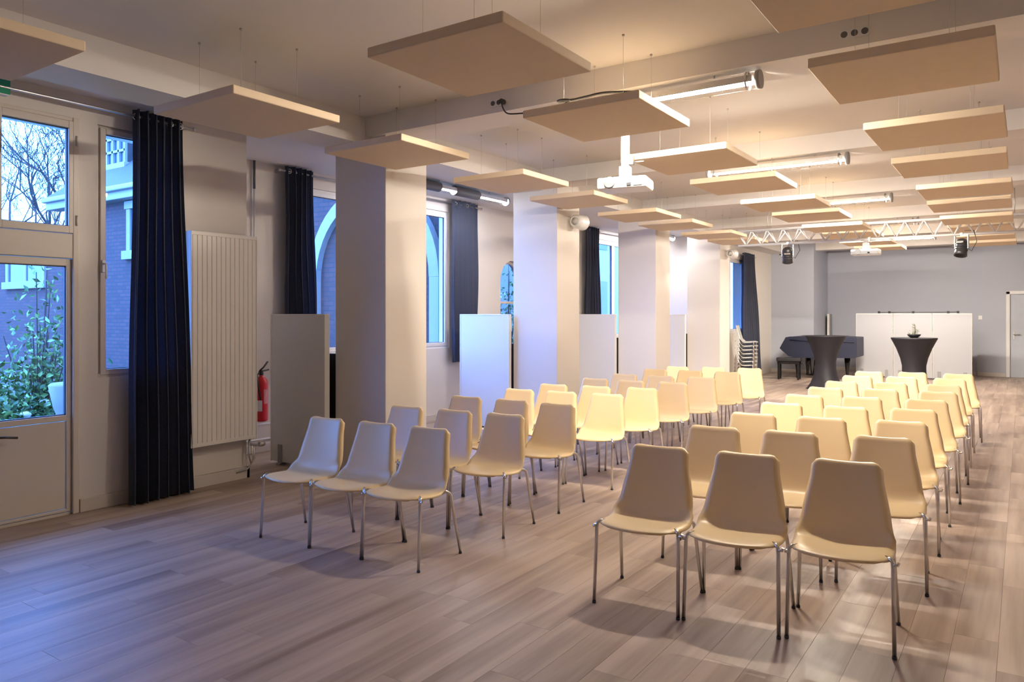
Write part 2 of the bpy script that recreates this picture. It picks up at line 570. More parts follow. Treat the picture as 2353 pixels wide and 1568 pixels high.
def window(name, X, y0, y1, z0, z1, sashes, m='white_frame', fw=.045, sw=.055, handle=None, label=''):
    root = empty(name, (X, (y0 + y1) / 2, z0)); root['kind'] = 'structure'; root['label'] = label
    ox, oy, oz = root.location
    def part(nm, mb, mm, par=root):
        me = mb.mesh(nm, mm)
        me.transform(Matrix.Translation((-ox, -oy, -oz)))
        return obj(nm, me, par)
    f = MB(); frame_ring(f, X - .10, X - .03, y0, y1, z0, z1, fw)
    f.bbox(X - .03, X - .018, y0 - .02, y1 + .02, z0 - .03, z0 + .03)
    part('window_frame', f, m)
    for a, b in sashes:
        sb = MB(); frame_ring(sb, X - .075, X - .012, a, b, z0 + fw - .012, z1 - fw + .012, sw)
        sa = part('sash', sb, m)
        g = MB(); g.box(X - .047, X - .041, a + sw - .01, b - sw + .01, z0 + fw - .012 + sw - .01, z1 - fw + .012 - sw + .01)
        part('pane', g, 'glass', sa)
        gk = MB()
        zz0, zz1 = z0 + fw - .012 + sw, z1 - fw + .012 - sw
        e = .006
        gk.box(X - .048, X - .030, a + sw, a + sw + e, zz0, zz1); gk.box(X - .048, X - .030, b - sw - e, b - sw, zz0, zz1)
        gk.box(X - .048, X - .030, a + sw, b - sw, zz0, zz0 + e); gk.box(X - .048, X - .030, a + sw, b - sw, zz1 - e, zz1)
        part('gasket', gk, 'rubber', sa)
        if handle is not None:
            hy, hz = handle(a, b), (z0 + z1) / 2 - .12
            h = MB(); h.bbox(X - .013, X + .004, hy - .014, hy + .014, hz - .05, hz + .05)
            h.tube([(X, hy, hz + .02), (X + .035, hy, hz + .02), (X + .04, hy, hz - .10)], .009, 8)
            part('handle', h, 'white_plastic', sa)
    return root

window('window_1', XD, 3.07, 3.78, 1.045, 3.07, [(3.10, 3.75)], 'joinery', fw=.03, sw=.045, handle=lambda a, b: a + .02, label='tall narrow window partly behind the navy curtain')
window('window_2', XW, 5.85, 8.74, 1.05, 3.08, [(5.89, 7.30), (7.30, 8.70)], handle=lambda a, b: a + .03 if a > 7 else b - .03, label='wide white window behind the nearest column')
window('window_3', XW, 13.10, 15.30, 1.05, 3.08, [(13.14, 14.20), (14.20, 15.26)], label='white two-sash window behind the third column')
window('window_4', XS, 17.15, 18.30, 1.12, 2.86, [(17.19, 18.26)], label='narrow bluish window beside the stage curtain')
# arched window
ar = empty('window_5', (XW - .1, cy, AZ0)); ar['kind'] = 'structure'; ar['label'] = 'small arched window between second column and curtain'
arc = [(AY0 + .03, AZ0 + .02)] + [(cy - (AR - .02) * math.cos(a), AZS + (AR - .02) * math.sin(a)) for a in [PI * k / 20 for k in range(21)]] + [(AY1 - .03, AZ0 + .02)]
f = MB(); f.tube([(0, y - cy, z - AZ0) for y, z in arc], .03, 8, closed=True)
f.bbox(-.015, .015, -AR + .02, AR - .02, 0.78, .82)
f.build('window_frame', 'joinery', ar)
g = MB(); n = len(arc); g.add([(-.003, y - cy, z - AZ0) for y, z in arc] + [(.003, y - cy, z - AZ0) for y, z in arc], [tuple(range(n - 1, -1, -1)), tuple(range(n, 2 * n))])
g.build('pane', 'glass', ar)

# garden door: two leaves, transom over
d1 = empty('door_1', (XD, (DOOR0 + DOOR1) / 2, 0)); d1['kind'] = 'structure'; d1['label'] = 'cream half-glazed garden door with transom window'
DO = Vector(d1.location)
def dpart(nm, mb, mm, par=d1):
    me = mb.mesh(nm, mm); me.transform(Matrix.Translation(-DO)); return obj(nm, me, par)
fr = MB()
fr.bbox(XD - .09, XD + .012, DOOR0, DOOR0 + .045, 0, 3.08)
fr.bbox(XD - .09, XD + .012, DOOR1 - .045, DOOR1, 0, 3.08)
fr.bbox(XD - .09, XD + .006, DOOR0 + .04, DOOR1 - .04, 1.985, 2.175)
fr.bbox(XD - .09, XD + .006, DOOR0 + .04, DOOR1 - .04, 3.05, 3.08)
fr.bbox(XD - .14, XD - .02, DOOR0 + .04, DOOR1 - .04, -.01, .018)
dpart('door_frame', fr, 'joinery')
for (a, b, hs) in ((2.335, 2.878, 0), (1.785, 2.331, 1)):
    lf = MB()
    x0, x1 = XD - .065, XD - .012
    lf.bbox(x0, x1, a, a + .045, .022, 1.98); lf.bbox(x0, x1, b - .038, b, .022, 1.98)
    lf.bbox(x0, x1, a + .04, b - .035, 1.925, 1.98); lf.bbox(x0, x1, a + .04, b - .035, .728, .772)
    lf.bbox(x0, x1, a + .04, b - .035, .022, .045)
    leaf = dpart('door_leaf', lf, 'joinery')
    q = MB(); q.bbox(x0 + .008, x1 - .006, a + .05, b - .043, .05, .722, .003); dpart('lower_panel', q, 'joinery', leaf)
    q = MB(); q.box(XD - .043, XD - .037, a + .03, b - .025, .76, 1.935); dpart('pane', q, 'glass', leaf)
    q = MB(); e = .007
    ya, yb, za, zb = a + .045, b - .038, .772, 1.925
    for bx in ((ya, ya + e, za, zb), (yb - e, yb, za, zb), (ya, yb, za, za + e), (ya, yb, zb - e, zb)):
        q.box(XD - .045, XD - .022, *bx)
    dpart('gasket', q, 'rubber', leaf)
    if hs == 0:
        q = MB(); hy = a + .03
        q.bbox(XD - .012, XD - .002, hy - .014, hy + .016, .55, .72, .003)
        q.tube([(XD - .01, hy, .665), (XD + .045, hy, .665), (XD + .05, hy + .03, .663), (XD + .05, hy + .11, .65)], .009, 8)
        dpart('door_handle', q, 'black', leaf)
for (a, b) in ((2.335, 2.905), (1.76, 2.331)):
    sb = MB(); frame_ring(sb, XD - .06, XD + .010, a, b, 2.18, 3.05, .055)
    sa = dpart('transom_sash', sb, 'joinery')
    q = MB(); q.box(XD - .033, XD - .027, a + .045, b - .045, 2.225, 3.005); dpart('pane', q, 'glass', sa)
    q = MB(); e = .006
    ya, yb, za, zb = a + .055, b - .055, 2.235, 2.995
    for bx in ((ya, ya + e, za, zb), (yb - e, yb, za, zb), (ya, yb, za, za + e), (ya, yb, zb - e, zb)):
        q.box(XD - .034, XD - .012, *bx)
    dpart('gasket', q, 'rubber', sa)
    for hz in (2.28, 2.90):
        q = MB(); q.tube([(XD + .014, b + .002, hz - .04), (XD + .014, b + .002, hz + .04)], .009, 8); dpart('hinge', q, 'joinery', sa)

# far door
d2 = empty('door_2', (FD0, YF2 - .06, 0)); d2['kind'] = 'structure'; d2['label'] = 'pale blue-grey door in the far wall'
q = MB(); q.bbox(.02, FD1 - FD0 - .02, .0, .045, -.006, FDZ - .03); q.build('door_leaf', mat('door_paint_bluegrey', (0.50, 0.54, 0.62), .4), d2)
q = MB(); q.bbox(-.05, .03, -.055, .06, 0, FDZ + .03); q.bbox(FD1 - FD0 - .03, FD1 - FD0 + .05, -.055, .06, 0, FDZ + .03); q.bbox(-.05, FD1 - FD0 + .05, -.055, .06, FDZ - .04, FDZ + .04)
q.build('door_frame', 'white_frame', d2)
q = MB(); q.bbox(.09, .13, -.012, .002, .93, 1.13); q.tube([(.11, -.01, 1.06), (.11, -.055, 1.06), (.24, -.06, 1.06)], .011, 8); q.build('door_handle', 'steel', d2)
q = MB(); q.bbox(-.04, .04, -.012, 0, -.05, .05); q.bbox(-.022, .022, -.017, -.010, -.03, .03)
tag(q.build('light_switch', 'white_plastic', None, (-.88, YF2 - .10, 1.47)), 'white light switch on far wall left of the door', 'switch')

# ------------------------------------------------------------------ lamps
def tube_lamp(name, axis, length, loc, label, group, emat, sleeves=()):
    root = empty(name, loc)
    def pt(t, dz=0): return (t, 0, dz) if axis == 'x' else (0, t, dz)
    R = .06
    n = 28
    q = MB(); q.lathe([(R, 0.03), (R, length - .03)], n, axis=axis)
    q.f = q.f[:-2]; q.sm = q.sm[:-2]
    q.build('clear_tube', 'tube_clear', root)
    q = MB(); q.tube([pt(.08, -.014), pt(length - .08, -.014)], .016, 12); q.build('led_tube', emat, root)
    q = MB()
    q.bbox(*((.05, length - .05, -.050, .050) if axis == 'x' else (-.050, .050, .05, length - .05)), .010, .030, .003)
    for sg in (-1, 1):
        ys = sorted((sg * .050, sg * .046))
        q.box(*((.05, length - .05, *ys) if axis == 'x' else (*ys, .05, length - .05)), -.0175, .012)
    q.build('reflector_tray', 'white_plastic', root)
    for t0 in (0, length):
        sg = 1 if t0 == 0 else -1
        q = MB(); q.lathe([(R + .004, t0), (R + .006, t0 + sg * .012), (R + .004, t0 + sg * .03)][::sg], n, axis=axis); q.build('end_cap', 'grey_plate', root)
        q = MB(); q.lathe([(R + .003, t0 + sg * .085), (R + .003, t0 + sg * .10)][::sg], n, axis=axis); q.f = q.f[:-2]; q.sm = q.sm[:-2]; q.build('clamp_ring', 'steel', root)
    for t in (length * .22, length * .78):
        q = MB(); q.tube([pt(t, R - .002), pt(t, R + .022)], .008, 8); q.build('hanger', 'steel', root)
    for a, b in sleeves:
        q = MB(); q.lathe([(R + .003, a), (R + .005, a + .01), (R + .005, b - .01), (R + .003, b)], n, axis=axis); q.f = q.f[:-2]; q.sm = q.sm[:-2]; q.build('sleeve', 'dark_grey', root)
    tag(root, label, 'lamp', group)
    return root
ORD = ['first', 'second', 'third', 'fourth', 'fifth', 'sixth', 'seventh', 'eighth', 'ninth', 'tenth', 'eleventh']
for k in range(5):
    tube_lamp('tube_lamp', 'x', 1.50, (-2.98, 5.20 + 3.14 * k, 3.165), 'clear tube lamp under the %s ceiling beam from the camera' % ORD[k], 'tube lamps under the hall beams', 'lamp')
tube_lamp('tube_lamp', 'y', 1.95, (-6.2, 7.0, 3.19), 'tube lamp with dark sleeves over the nearest window bay', 'tube lamps over the window bays', 'side_lamp', [(0.02, .42), (.72, 1.25)])
tube_lamp('tube_lamp', 'y', 1.95, (-6.2, 13.28, 3.19), 'tube lamp over the window bay by the third column', 'tube lamps over the window bays', 'side_lamp', [(0.02, .42)])

# ------------------------------------------------------------------ acoustic panels
PS = .88
PZ = 2.92
rows = [1.08, 2.86, 4.36, 6.08, 7.58, 9.29, 10.67, 12.39, 13.70, 15.41, 16.86]
cols = [(-4.91, 'left'), (-2.895, 'middle'), (-.98, 'right')]
pq = MB(); pq.bbox(0, PS, 0, PS, 0, .055, .007); panel_me = pq.mesh('panel', 'panel')
wq = MB(); wq.tube([(0, 0, .05), (0, 0, CZ - PZ)], .0011, 5); wq.lathe([(.009, CZ - PZ - .012), (.009, CZ - PZ)], 8); wire_me = wq.mesh('wire', mat('pale_wire', (.5, .47, .44), .4))
for ri, y in enumerate(rows):
    for cx_, cn in cols:
        if cn == 'right' and ri == 0: continue
        if ri >= 9 and cn == 'left': continue
        root = empty('acoustic_panel', (cx_ + random.uniform(-.012, .012), y + random.uniform(-.015, .015), PZ), random.uniform(-.006, .006))
        obj('panel', panel_me, root)
        for wx in (.21, .67):
            for wy in (.21, .67):
                # wires that would meet a beam end on the beam
                yy = y + wy
                o = obj('wire', wire_me, root, (wx, wy, 0))
                if any(b < yy < b + .42 for b in BEAMS): o.scale.z = (3.24 - PZ) / (CZ - PZ)
                if cn == 'left' and cx_ + wx < -5.17: o.scale.z = 0.45
        where = {'left': 'in the column above the pillars', 'middle': 'in the middle column', 'right': 'in the right-hand column'}[cn]
        tag(root, 'square beige hanging acoustic panel, %s from the near end %s' % (ORD[ri], where), 'ceiling panel', 'hanging acoustic panels')

# ------------------------------------------------------------------ chairs
def lerp_tab(tab, t):
    for (a, va), (b, vb) in zip(tab, tab[1:]):
        if t <= b:
            u = (t - a) / (b - a) if b > a else 0
            u = max(0, min(1, u))
            return va + (vb - va) * u
    return tab[-1][1]
def catmull(P, n):
    P = [Vector(p) for p in P]
    Q = [P[0] * 2 - P[1]] + P + [P[-1] * 2 - P[-2]]
    out = []
    segs = len(P) - 1
    for i in range(n + 1):
        t = i / n * segs
        k = min(int(t), segs - 1)
        u = t - k
        a, b, c, d = Q[k:k + 4]
        out.append(0.5 * ((2 * b) + (c - a) * u + (2 * a - 5 * b + 4 * c - d) * u * u + (3 * b - a - 3 * c + d) * u ** 3))
    return out
def shell_mesh(m):
    prof = catmull([(-.232, .418), (-.222, .432), (-.17, .438), (-.10, .433), (-.02, .428), (.038, .430), (.078, .446), (.100, .485), (.118, .54), (.140, .62), (.162, .70), (.177, .752), (.184, .778), (.194, .790), (.208, .791)], 60)
    N, W = len(prof), 25
    acc = [0]
    for a, b in zip(prof, prof[1:]): acc.append(acc[-1] + (b - a).length)
    T = acc[-1]
    wt = [(0, .150), (.010, .178), (.03, .200), (.07, .217), (.16, .229), (.26, .231), (.32, .228), (.36, .219), (.40, .211), (.46, .203), (T - .10, .174), (T - .05, .170), (T - .030, .167), (T - .014, .160), (T - .004, .148), (T, .136)]
    bm = bmesh.new()
    grid = []
    for i, p in enumerate(prof):
        s_ = acc[i]
        t = (prof[min(i + 1, N - 1)] - prof[max(i - 1, 0)]).normalized()
        nrm = Vector((-t.y, t.x))            # up on the seat, forward on the back
        ww = lerp_tab(wt, s_)
        fseat = max(0, min(1, (.31 - s_) / .07))
        fback = max(0, min(1, (s_ - .355) / .05))
        bend = math.exp(-((s_ - .325) / .045) ** 2)
        front = math.exp(-(s_ / .05) ** 2)
        row = []
        for j in range(W):
            u = -1 + 2 * j / (W - 1)
            au = abs(u)
            off = 0.0
            off += fseat * (.012 * au ** 2 - .022 * max(0, (au - .80) / .20) ** 2) * (1 - front)
            off += bend * .020 * au ** 4
            off += fback * (.014 * au ** 2 - .030 * max(0, (au - .86) / .14) ** 2)
            y = p.x + nrm.x * off
            z = p.y + nrm.y * off
            y += -.022 * (1 - au ** 2) * math.exp(-(s_ / .12) ** 2) + .010 * front * au ** 3
            if s_ > T - .12: z += .006 * (1 - au ** 2) * (s_ - (T - .12)) / .12
            row.append(bm.verts.new((u * ww, y, z)))
        grid.append(row)
    for i in range(N - 1):
        for j in range(W - 1):
            bm.faces.new((grid[i][j], grid[i][j + 1], grid[i + 1][j + 1], grid[i + 1][j]))
    bmesh.ops.recalc_face_normals(bm, faces=bm.faces[:])
    bmesh.ops.solidify(bm, geom=bm.faces[:], thickness=.007)
    for f in bm.faces: f.smooth = True
    me = bpy.data.meshes.new('shell')
    bm.to_mesh(me); bm.free()
    me.materials.append(M[m])
    return me
shell_cream = shell_mesh('plastic')
def leg_path(sx, front):
    if front: return [(sx * .230, -.212, .012), (sx * .224, -.190, .40), (sx * .222, -.186, .425), (sx * .212, -.172, .436), (sx * .19, -.150, .434)]
    return [(sx * .236, .214, .012), (sx * .216, .140, .38), (sx * .213, .130, .405), (sx * .205, .112, .416), (sx * .19, .085, .418)]
leg_me = {}
cap_me = {}
for sx in (-1, 1):
    for fr_ in (True, False):
        q = MB(); q.tube(leg_path(sx, fr_), .0095, 10); leg_me[(sx, fr_)] = q.mesh('leg', 'chrome')
        p = leg_path(sx, fr_)[0]
        q = MB(); q.lathe([(.0098, 0), (.011, .003), (.0102, .014)], 10, origin=(p[0], p[1], 0)); cap_me[(sx, fr_)] = q.mesh('foot_cap', 'rubber')
q = MB()
for sx in (-1, 1): q.tube([(sx * .19, -.165, .425), (sx * .192, -.05, .416), (sx * .19, .085, .411)], .0085, 8)
q.tube([(-.19, -.10, .414), (.19, -.10, .414)], .008, 8); q.tube([(-.19, .05, .409), (.19, .05, .409)], .008, 8)
under_me = q.mesh('seat_frame', 'chrome')
q = MB(); q.tube([(.224, -.196, .418), (.243, -.196, .418), (.247, -.196, .432)], .007, 8); link_r = q.mesh('link_hook', 'chrome')
q = MB(); q.tube([(-.224, -.196, .412), (-.241, -.196, .412)], .010, 8); link_l = q.mesh('link_hook', 'chrome')
def chair(name, loc, rz, label, group, caps=True, shell=shell_cream):
    root = empty(name, loc, rz)
    obj('shell', shell, root)
    for sx in (-1, 1):
        for fr_ in (True, False):
            l = obj('leg', leg_me[(sx, fr_)], root)
            if caps: obj('foot_cap', cap_me[(sx, fr_)], l)
    obj('seat_frame', under_me, root)
    if caps:
        obj('link_hook', link_r, root); obj('link_hook', link_l, root)
    tag(root, label, 'chair', group)
    return root
TOPS = {
 'R': (math.radians(6.0), {
  'outer': [(-.734,4.066),(-.693,4.987),(-.697,5.796),(-.706,6.584),(-.691,7.376),(-.671,8.218),(-.691,9.051),(-.697,9.97),(-.66,10.80)],
  'middle': [(-1.214,3.991),(-1.214,4.892),(-1.195,5.691),(-1.175,6.467),(-1.195,7.315),(-1.170,8.178),(-1.185,9.011),(-1.188,9.93),(-1.165,10.776)],
  'aisle': [(-1.685,3.937),(-1.685,4.833),(-1.670,5.650),(-1.669,6.442),(-1.666,7.214),(-1.655,8.057),(-1.656,8.881),(-1.65,9.797),(-1.646,10.62)]}),
 'L': (math.radians(3.0), {
  'aisle': [(-3.203,3.730),(-3.178,4.563),(-3.187,5.333),(-3.198,6.259),(-3.170,6.969),(-3.157,7.730),(-3.135,8.560),(-3.140,9.509),(-3.113,10.37)],
  'middle': [(-3.651,3.706),(-3.630,4.529),(-3.665,5.360),(-3.660,6.200),(-3.640,6.871),(-3.625,7.670),(-3.605,8.467),(-3.625,9.48),(-3.585,10.256)],
  'window': [(-4.113,3.674),(-4.100,4.502),(-4.145,5.339),(-4.120,6.164),(-4.110,6.800),(-4.088,7.695),(-4.080,8.452),(-4.105,9.45),(-4.050,10.10)]})}
ROWN = ['front', 'second', 'third', 'fourth', 'fifth', 'sixth', 'seventh', 'eighth', 'rearmost ninth']
COLN = {('R', 'outer'): 'right-hand seat', ('R', 'middle'): 'middle seat', ('R', 'aisle'): 'aisle seat', ('L', 'aisle'): 'aisle seat', ('L', 'middle'): 'middle seat', ('L', 'window'): 'window-side seat'}
for blk, (rot, cs) in TOPS.items():
    for cn, lst in cs.items():
        for ri, (tx, ty) in enumerate(lst):
            a = rot + math.radians(random.uniform(-1.2, 1.2))
            k = 1.0133
            bx = tx * k + math.sin(a) * .187
            by = ty * k - math.cos(a) * .187
            chair('stacking_chair', (bx, by, 0), a,
                  'cream plastic chair, %s row, %s of the %s block' % (ROWN[ri], COLN[(blk, cn)], 'right' if blk == 'R' else 'left'),
                  'cream chairs in the %s block' % ('right' if blk == 'R' else 'left'), caps=ri < 6)
shell_grey = shell_mesh('grey_plastic')
for k in range(7):
    chair('stacking_chair', (-5.12, 16.75 + .012 * k, .085 * k), PI * .55, 'pale grey chair in the stack by the stage curtain, %s from the bottom' % ORD[k], 'stacked chairs by the stage curtain', False, shell_grey)

# ------------------------------------------------------------------ curtains and rods
def curtain(name, X, y0t, y1t, y0b, y1b, z0, z1, folds, amp, label, seed=0, rings=()):
    rnd = random.Random(seed)
    root = empty(name, (X, (y0b + y1b) / 2, z0))
    ph = [rnd.uniform(-.5, .5) for _ in range(6)]
    NU, NV = folds * 14, 26
    vs = []; fs = []
    for i in range(NV + 1):
        v = i / NV
        z = z1 + (z0 - z1) * v
        a, b = y0t + (y0b - y0t) * v ** 1.2, y1t + (y1b - y1t) * v ** 1.2
        for j in range(NU + 1):
            u = j / NU
            th = 2 * PI * folds * u + .25 * math.sin(3 * u * PI + ph[0]) + .35 * v * math.sin(5 * u * PI + ph[1])
            A = amp * (1 + .25 * math.sin(7 * u + ph[2])) * (.85 + .25 * v)
            x = A * math.sin(th) + .012 * math.sin(2.5 * v * PI + 4 * u + ph[3])
            y = a + (b - a) * u + .25 * amp * math.sin(2 * th)
            vs.append((x, y - root.location.y, z - z0))
    for i in range(NV):
        for j in range(NU):
            p = i * (NU + 1) + j
            fs.append((p, p + 1, p + NU + 2, p + NU + 1))
    q = MB(); q.add(vs, fs, True)
    q.build('drape', 'curtain', root)
    for ry in rings:
        q = MB(); c0 = Vector((.0, ry - root.location.y, z1 - z0 - .055))
        q.tube([c0 + Vector((.012 + .022 * math.cos(t) * .45, .022 * math.cos(t), .026 * math.sin(t))) for t in [2 * PI * k / 14 for k in range(14)]], .005, 6, closed=True)
        q.build('eyelet', 'chrome', root)
    tag(root, label, 'curtain', 'navy curtains')
    return root
def rod(name, X, y0, y1, z, label, brackets, wall):
    root = empty(name, (X, y0, z))
    q = MB(); q.tube([(0, 0, 0), (0, y1 - y0, 0)], .011, 10); q.build('rod', 'steel', root)
    for t in (0, y1 - y0):
        q = MB(); q.lathe([(.011, t - .012), (.017, t - .008), (.017, t + .008), (.011, t + .012)], 10, axis='y'); q.build('finial', 'steel', root)
    for b in brackets:
        q = MB(); q.tube([(wall - X, b - y0, .0), (0, b - y0, 0)], .008, 8); q.lathe([(.022, wall - X), (.022, wall - X + .008)], 12, axis='x', origin=(0, b - y0, 0)); q.build('bracket', 'steel', root)
    tag(root, label, 'curtain rod', 'curtain rods')
curtain('curtain', XD + .13, 3.29, 3.72, 3.24, 3.84, .012, 3.215, 6, .062, 'floor-length navy curtain between garden door and radiator', 1, (3.31, 3.60, 3.69))
rod('curtain_rod', XD + .13, 0.5, 3.83, 3.165, 'steel curtain rod above the garden door', (.7, 3.78), XD)
curtain('curtain', XW + .11, 5.62, 6.05, 5.62, 6.14, .84, 3.255, 5, .055, 'navy curtain behind the nearest white board', 2, (5.68, 5.75))
rod('curtain_rod', XW + .11, 5.55, 9.40, 3.20, 'steel curtain rod across the nearest bay window', (5.58, 9.36), XW)
curtain('curtain', XW + .11, 8.66, 9.31, 8.66, 9.29, .84, 3.255, 5, .035, 'blue-lit curtain right of the nearest column', 3, (8.74, 9.02))
curtain('curtain', XW + .13, 12.78, 13.30, 12.78, 13.38, .4, 3.255, 5, .06, 'dark curtain between second and third columns', 4, (12.85,))
rod('curtain_rod', XW + .11, 12.7, 15.5, 3.20, 'steel curtain rod across the window by third column', (12.75, 15.4), XW)
curtain('curtain', XS + .13, 17.75, 18.60, 17.75, 19.25, .015, 3.02, 7, .06, 'dark blue curtain hanging beside the stage wall', 5)
rod('curtain_rod', XS + .13, 17.0, 18.75, 2.965, 'curtain rod beside the stage', (17.1, 18.68), XS)

# ------------------------------------------------------------------ radiator
ro = empty('radiator', (XD, 4.15, .38))
q = MB()
y0, y1, zz = -.325, .335, 1.905
NR = 14
vs = []; fs = []
pts = []
for k in range(NR):
    a = y0 + (y1 - y0) * k / NR; wd = (y1 - y0) / NR
    pts += [(a + .06 * wd, .105), (a + .14 * wd, .112), (a + .86 * wd, .112), (a + .94 * wd, .105)]
pts = [(y0, .105)] + pts + [(y1, .105)]
for y, x in pts: vs += [(x, y, 0.035), (x, y, zz - .035)]
for k in range(len(pts) - 1): fs.append((2 * k, 2 * k + 2, 2 * k + 3, 2 * k + 1))
q.add(vs, fs)
q.build('fluted_panel', 'radiator', ro)
q = MB(); q.bbox(.03, .099, y0, y1, .0, zz, .004)
q.bbox(.03, .112, y0 - .004, y1 + .004, zz - .035, zz, .004); q.bbox(.03, .112, y0, y1, 0, .036, .004)
q.bbox(.03, .114, y0 - .012, y0, 0, zz, .003); q.bbox(.03, .114, y1, y1 + .012, 0, zz, .003)
q.build('body', 'radiator', ro)
q = MB(); q.tube([(.07, y1 - .04, .0), (.07, y1 - .04, -.06), (.07, y1 + .03, -.075), (.07, y1 + .10, -.07)], .011, 8)
q.lathe([(.012, y1 + .06), (.024, y1 + .065), (.026, y1 + .11), (.018, y1 + .125)], 14, axis='y', origin=(.07, 0, -.07)); q.build('valve', 'steel', ro)
q = MB(); q.tube([(.07, y1 - .05, -.02), (.075, y1 - .055, -.16), (.07, y1 - .03, -.24), (.07, y1 - .005, -.20), (.07, y1 - .02, -.06)], .007, 8)
q.tube([(.07, y1 - .0, -.07), (.07, y1 + .01, -.20), (.05, y1 - .05, -.29), (.03, y1 - .16, -.31)], .008, 8); q.build('pipe', 'steel', ro)
for z in (.3, 1.6):
    q = MB(); q.box(0, .035, y0 + .1, y0 + .14, z, z + .08); q.box(0, .035, y1 - .14, y1 - .1, z, z + .08); q.build('wall_bracket', 'steel', ro)
tag(ro, 'tall cream panel radiator on the pier beside the navy curtain', 'radiator')
hp = empty('heating_pipe', (XW + .03, 5.27, 0))
q = MB(); q.tube([(0, 0, 2.95), (0, 0, 3.265)], .014, 8); q.build('insulation', 'dark_grey', hp)
q = MB(); q.tube([(0, 0, .75), (0, 0, 2.96)], .010, 8); q.build('pipe', 'white_plastic', hp)
tag(hp, 'vertical pipe with dark top behind the radiator pier', 'pipe')
# pipes low in the nearest bay
po = empty('wall_pipes', (XW + .05, 5.35, .1))
for z in (.05, .22):
    q = MB(); q.tube([(0, -.8, z), (0, .55, z)], .011, 8); q.build('pipe', 'white_plastic', po)
q = MB(); q.bbox(-.05, -.01, -.12, .0, .45, .60, .004); q.build('junction_box', 'white_plastic', po)
for y in (-.3, .3):
    q = MB(); q.box(-.05, .0, y - .01, y + .01, .03, .25); q.build('clip', 'white_plastic', po)
tag(po, 'white heating pipes low on the wall under the extinguisher', 'pipes')

# ------------------------------------------------------------------ fire extinguisher
fe = empty('fire_extinguisher', (XW + .10, 5.31, .36))
q = MB(); q.lathe([(.05, 0), (.070, .012), (.072, .03), (.072, .42), (.066, .455), (.045, .485), (.022, .50), (.022, .515)], 24); cyl = q.build('cylinder', 'red', fe)
q = MB(); q.lathe([(.0728, .12), (.0728, .24)], 24); q.f = [f for i, f in enumerate(q.f[:-2]) if (i % 24) in (17, 18, 19, 20, 21)]; q.sm = [True] * len(q.f); q.build('paper_label', 'label_paper', cyl)
q = MB(); q.lathe([(.0728, .20), (.0728, .36)], 24); q.f = [f for i, f in enumerate(q.f[:-2]) if (i % 24) in (23, 0, 1)]; q.sm = [True] * len(q.f); q.build('printed_label', mat('printed_label', (.60, .22, .22), .5, var=.4, scale=40), cyl)
q = MB(); q.lathe([(.020, .512), (.024, .52), (.024, .55), (.014, .56)], 14); q.tube([(0, -.03, .555), (0, .02, .56), (0, .10, .57)], .009, 8); q.tube([(0, -.02, .565), (0, .03, .60), (0, .085, .66)], .010, 8); q.build('valve_lever', 'black', fe)
q = MB(); q.tube([(.0, -.03, .54), (.03, -.075, .52), (.06, -.085, .40), (.065, -.06, .25)], .009, 8); q.build('hose', 'black', fe)
q = MB(); q.box(-.10, -.07, -.03, .03, .3, .42); q.tube([(-.07, 0, .36), (0, 0, .36)], .006, 6); q.build('wall_hook', 'steel', fe)
tag(fe, 'red fire extinguisher on the wall between radiator and white board', 'fire extinguisher')

# ------------------------------------------------------------------ white partition boards beside the columns
def board(loc, w_, h, label, group, lean=0):
    root = empty('partition_board', loc)
    q = MB(); q.bbox(-w_, 0, 0, .055, .03, h, .003); pn = q.build('panel', 'board', root)
    q = MB(); q.bbox(-.012, .004, -.004, .059, .028, h + .003, .002); q.bbox(-w_ - .004, -w_ + .012, -.004, .059, .028, h + .003, .002); q.bbox(-w_, 0, -.003, .058, h - .012, h + .004, .002); q.build('edge_trim', 'board_edge', root)
    for fx in (-w_ + .15, -.15):
        q = MB(); q.bbox(fx - .03, fx + .03, -.012, .002, .0, .21, .004); q.bbox(fx - .03, fx + .03, -.03, .085, 0, .02, .003); q.build('foot_bracket', 'grey_plate', root)
    tag(root, label, 'partition board', group)
    return root
BN = ['nearest', 'second', 'third', 'fourth']
for k, y in enumerate(COLY):
    wd = .82 if k < 3 else .62
    board((-5.655 if k == 0 else -5.645, y - .115 if k == 0 else y - .09, 0), wd, 1.55, 'white partition board standing left of the %s column' % BN[k], 'white partition boards beside the columns')
    # black folded table kept behind it
    root = empty('folded_table', (-5.638, y + .005, 0))
    q = MB(); q.bbox(-.70, 0, 0, .045, .01, 1.16, .006); q.build('table_top', 'black_board', root)
    for fx in (-.6, -.1):
        q = MB(); q.tube([(fx, .058, .06), (fx, .058, 1.08)], .012, 8); q.tube([(fx - .0, .058, .06), (fx + .05, .058, .06)], .012, 8); q.build('folded_leg', 'black', root)
    tag(root, 'black folded table standing behind the %s white board' % BN[k], 'table', 'folded black tables beside the columns')

# ------------------------------------------------------------------ loudspeakers on columns
for k, nm in ((1, 'second'), (3, 'fourth')):
    y = COLY[k]
    root = empty('loudspeaker', (COLX + .02, y + .36, 2.78))
    q = MB(); q.bbox(-.02, .03, -.05, .05, -.03, .05, .004); q.tube([(.0, 0, .02), (.07, .0, .01)], .018, 10); q.build('bracket', 'white_plastic', root)
    q = MB()
    q.lathe([(.055, -.11), (.085, -.10), (.092, -.02), (.092, .05), (.105, .10)], 24, axis='y', origin=(.10, 0, -.01))
    body = q.build('housing', 'white_plastic', root)
    q = MB(); q.lathe([(.001, .098), (.10, .101)], 24, axis='y', origin=(.10, 0, -.01)); q.lathe([(.052, -.1112), (.001, -.112)], 24, axis='y', origin=(.10, 0, -.01)); q.build('grille', 'grey_plastic', body)
    for ch in root.children: ch.rotation_euler = (0, 0, 0)
    tag(root, 'white round loudspeaker mounted high on the %s column' % nm, 'loudspeaker', 'column loudspeakers')

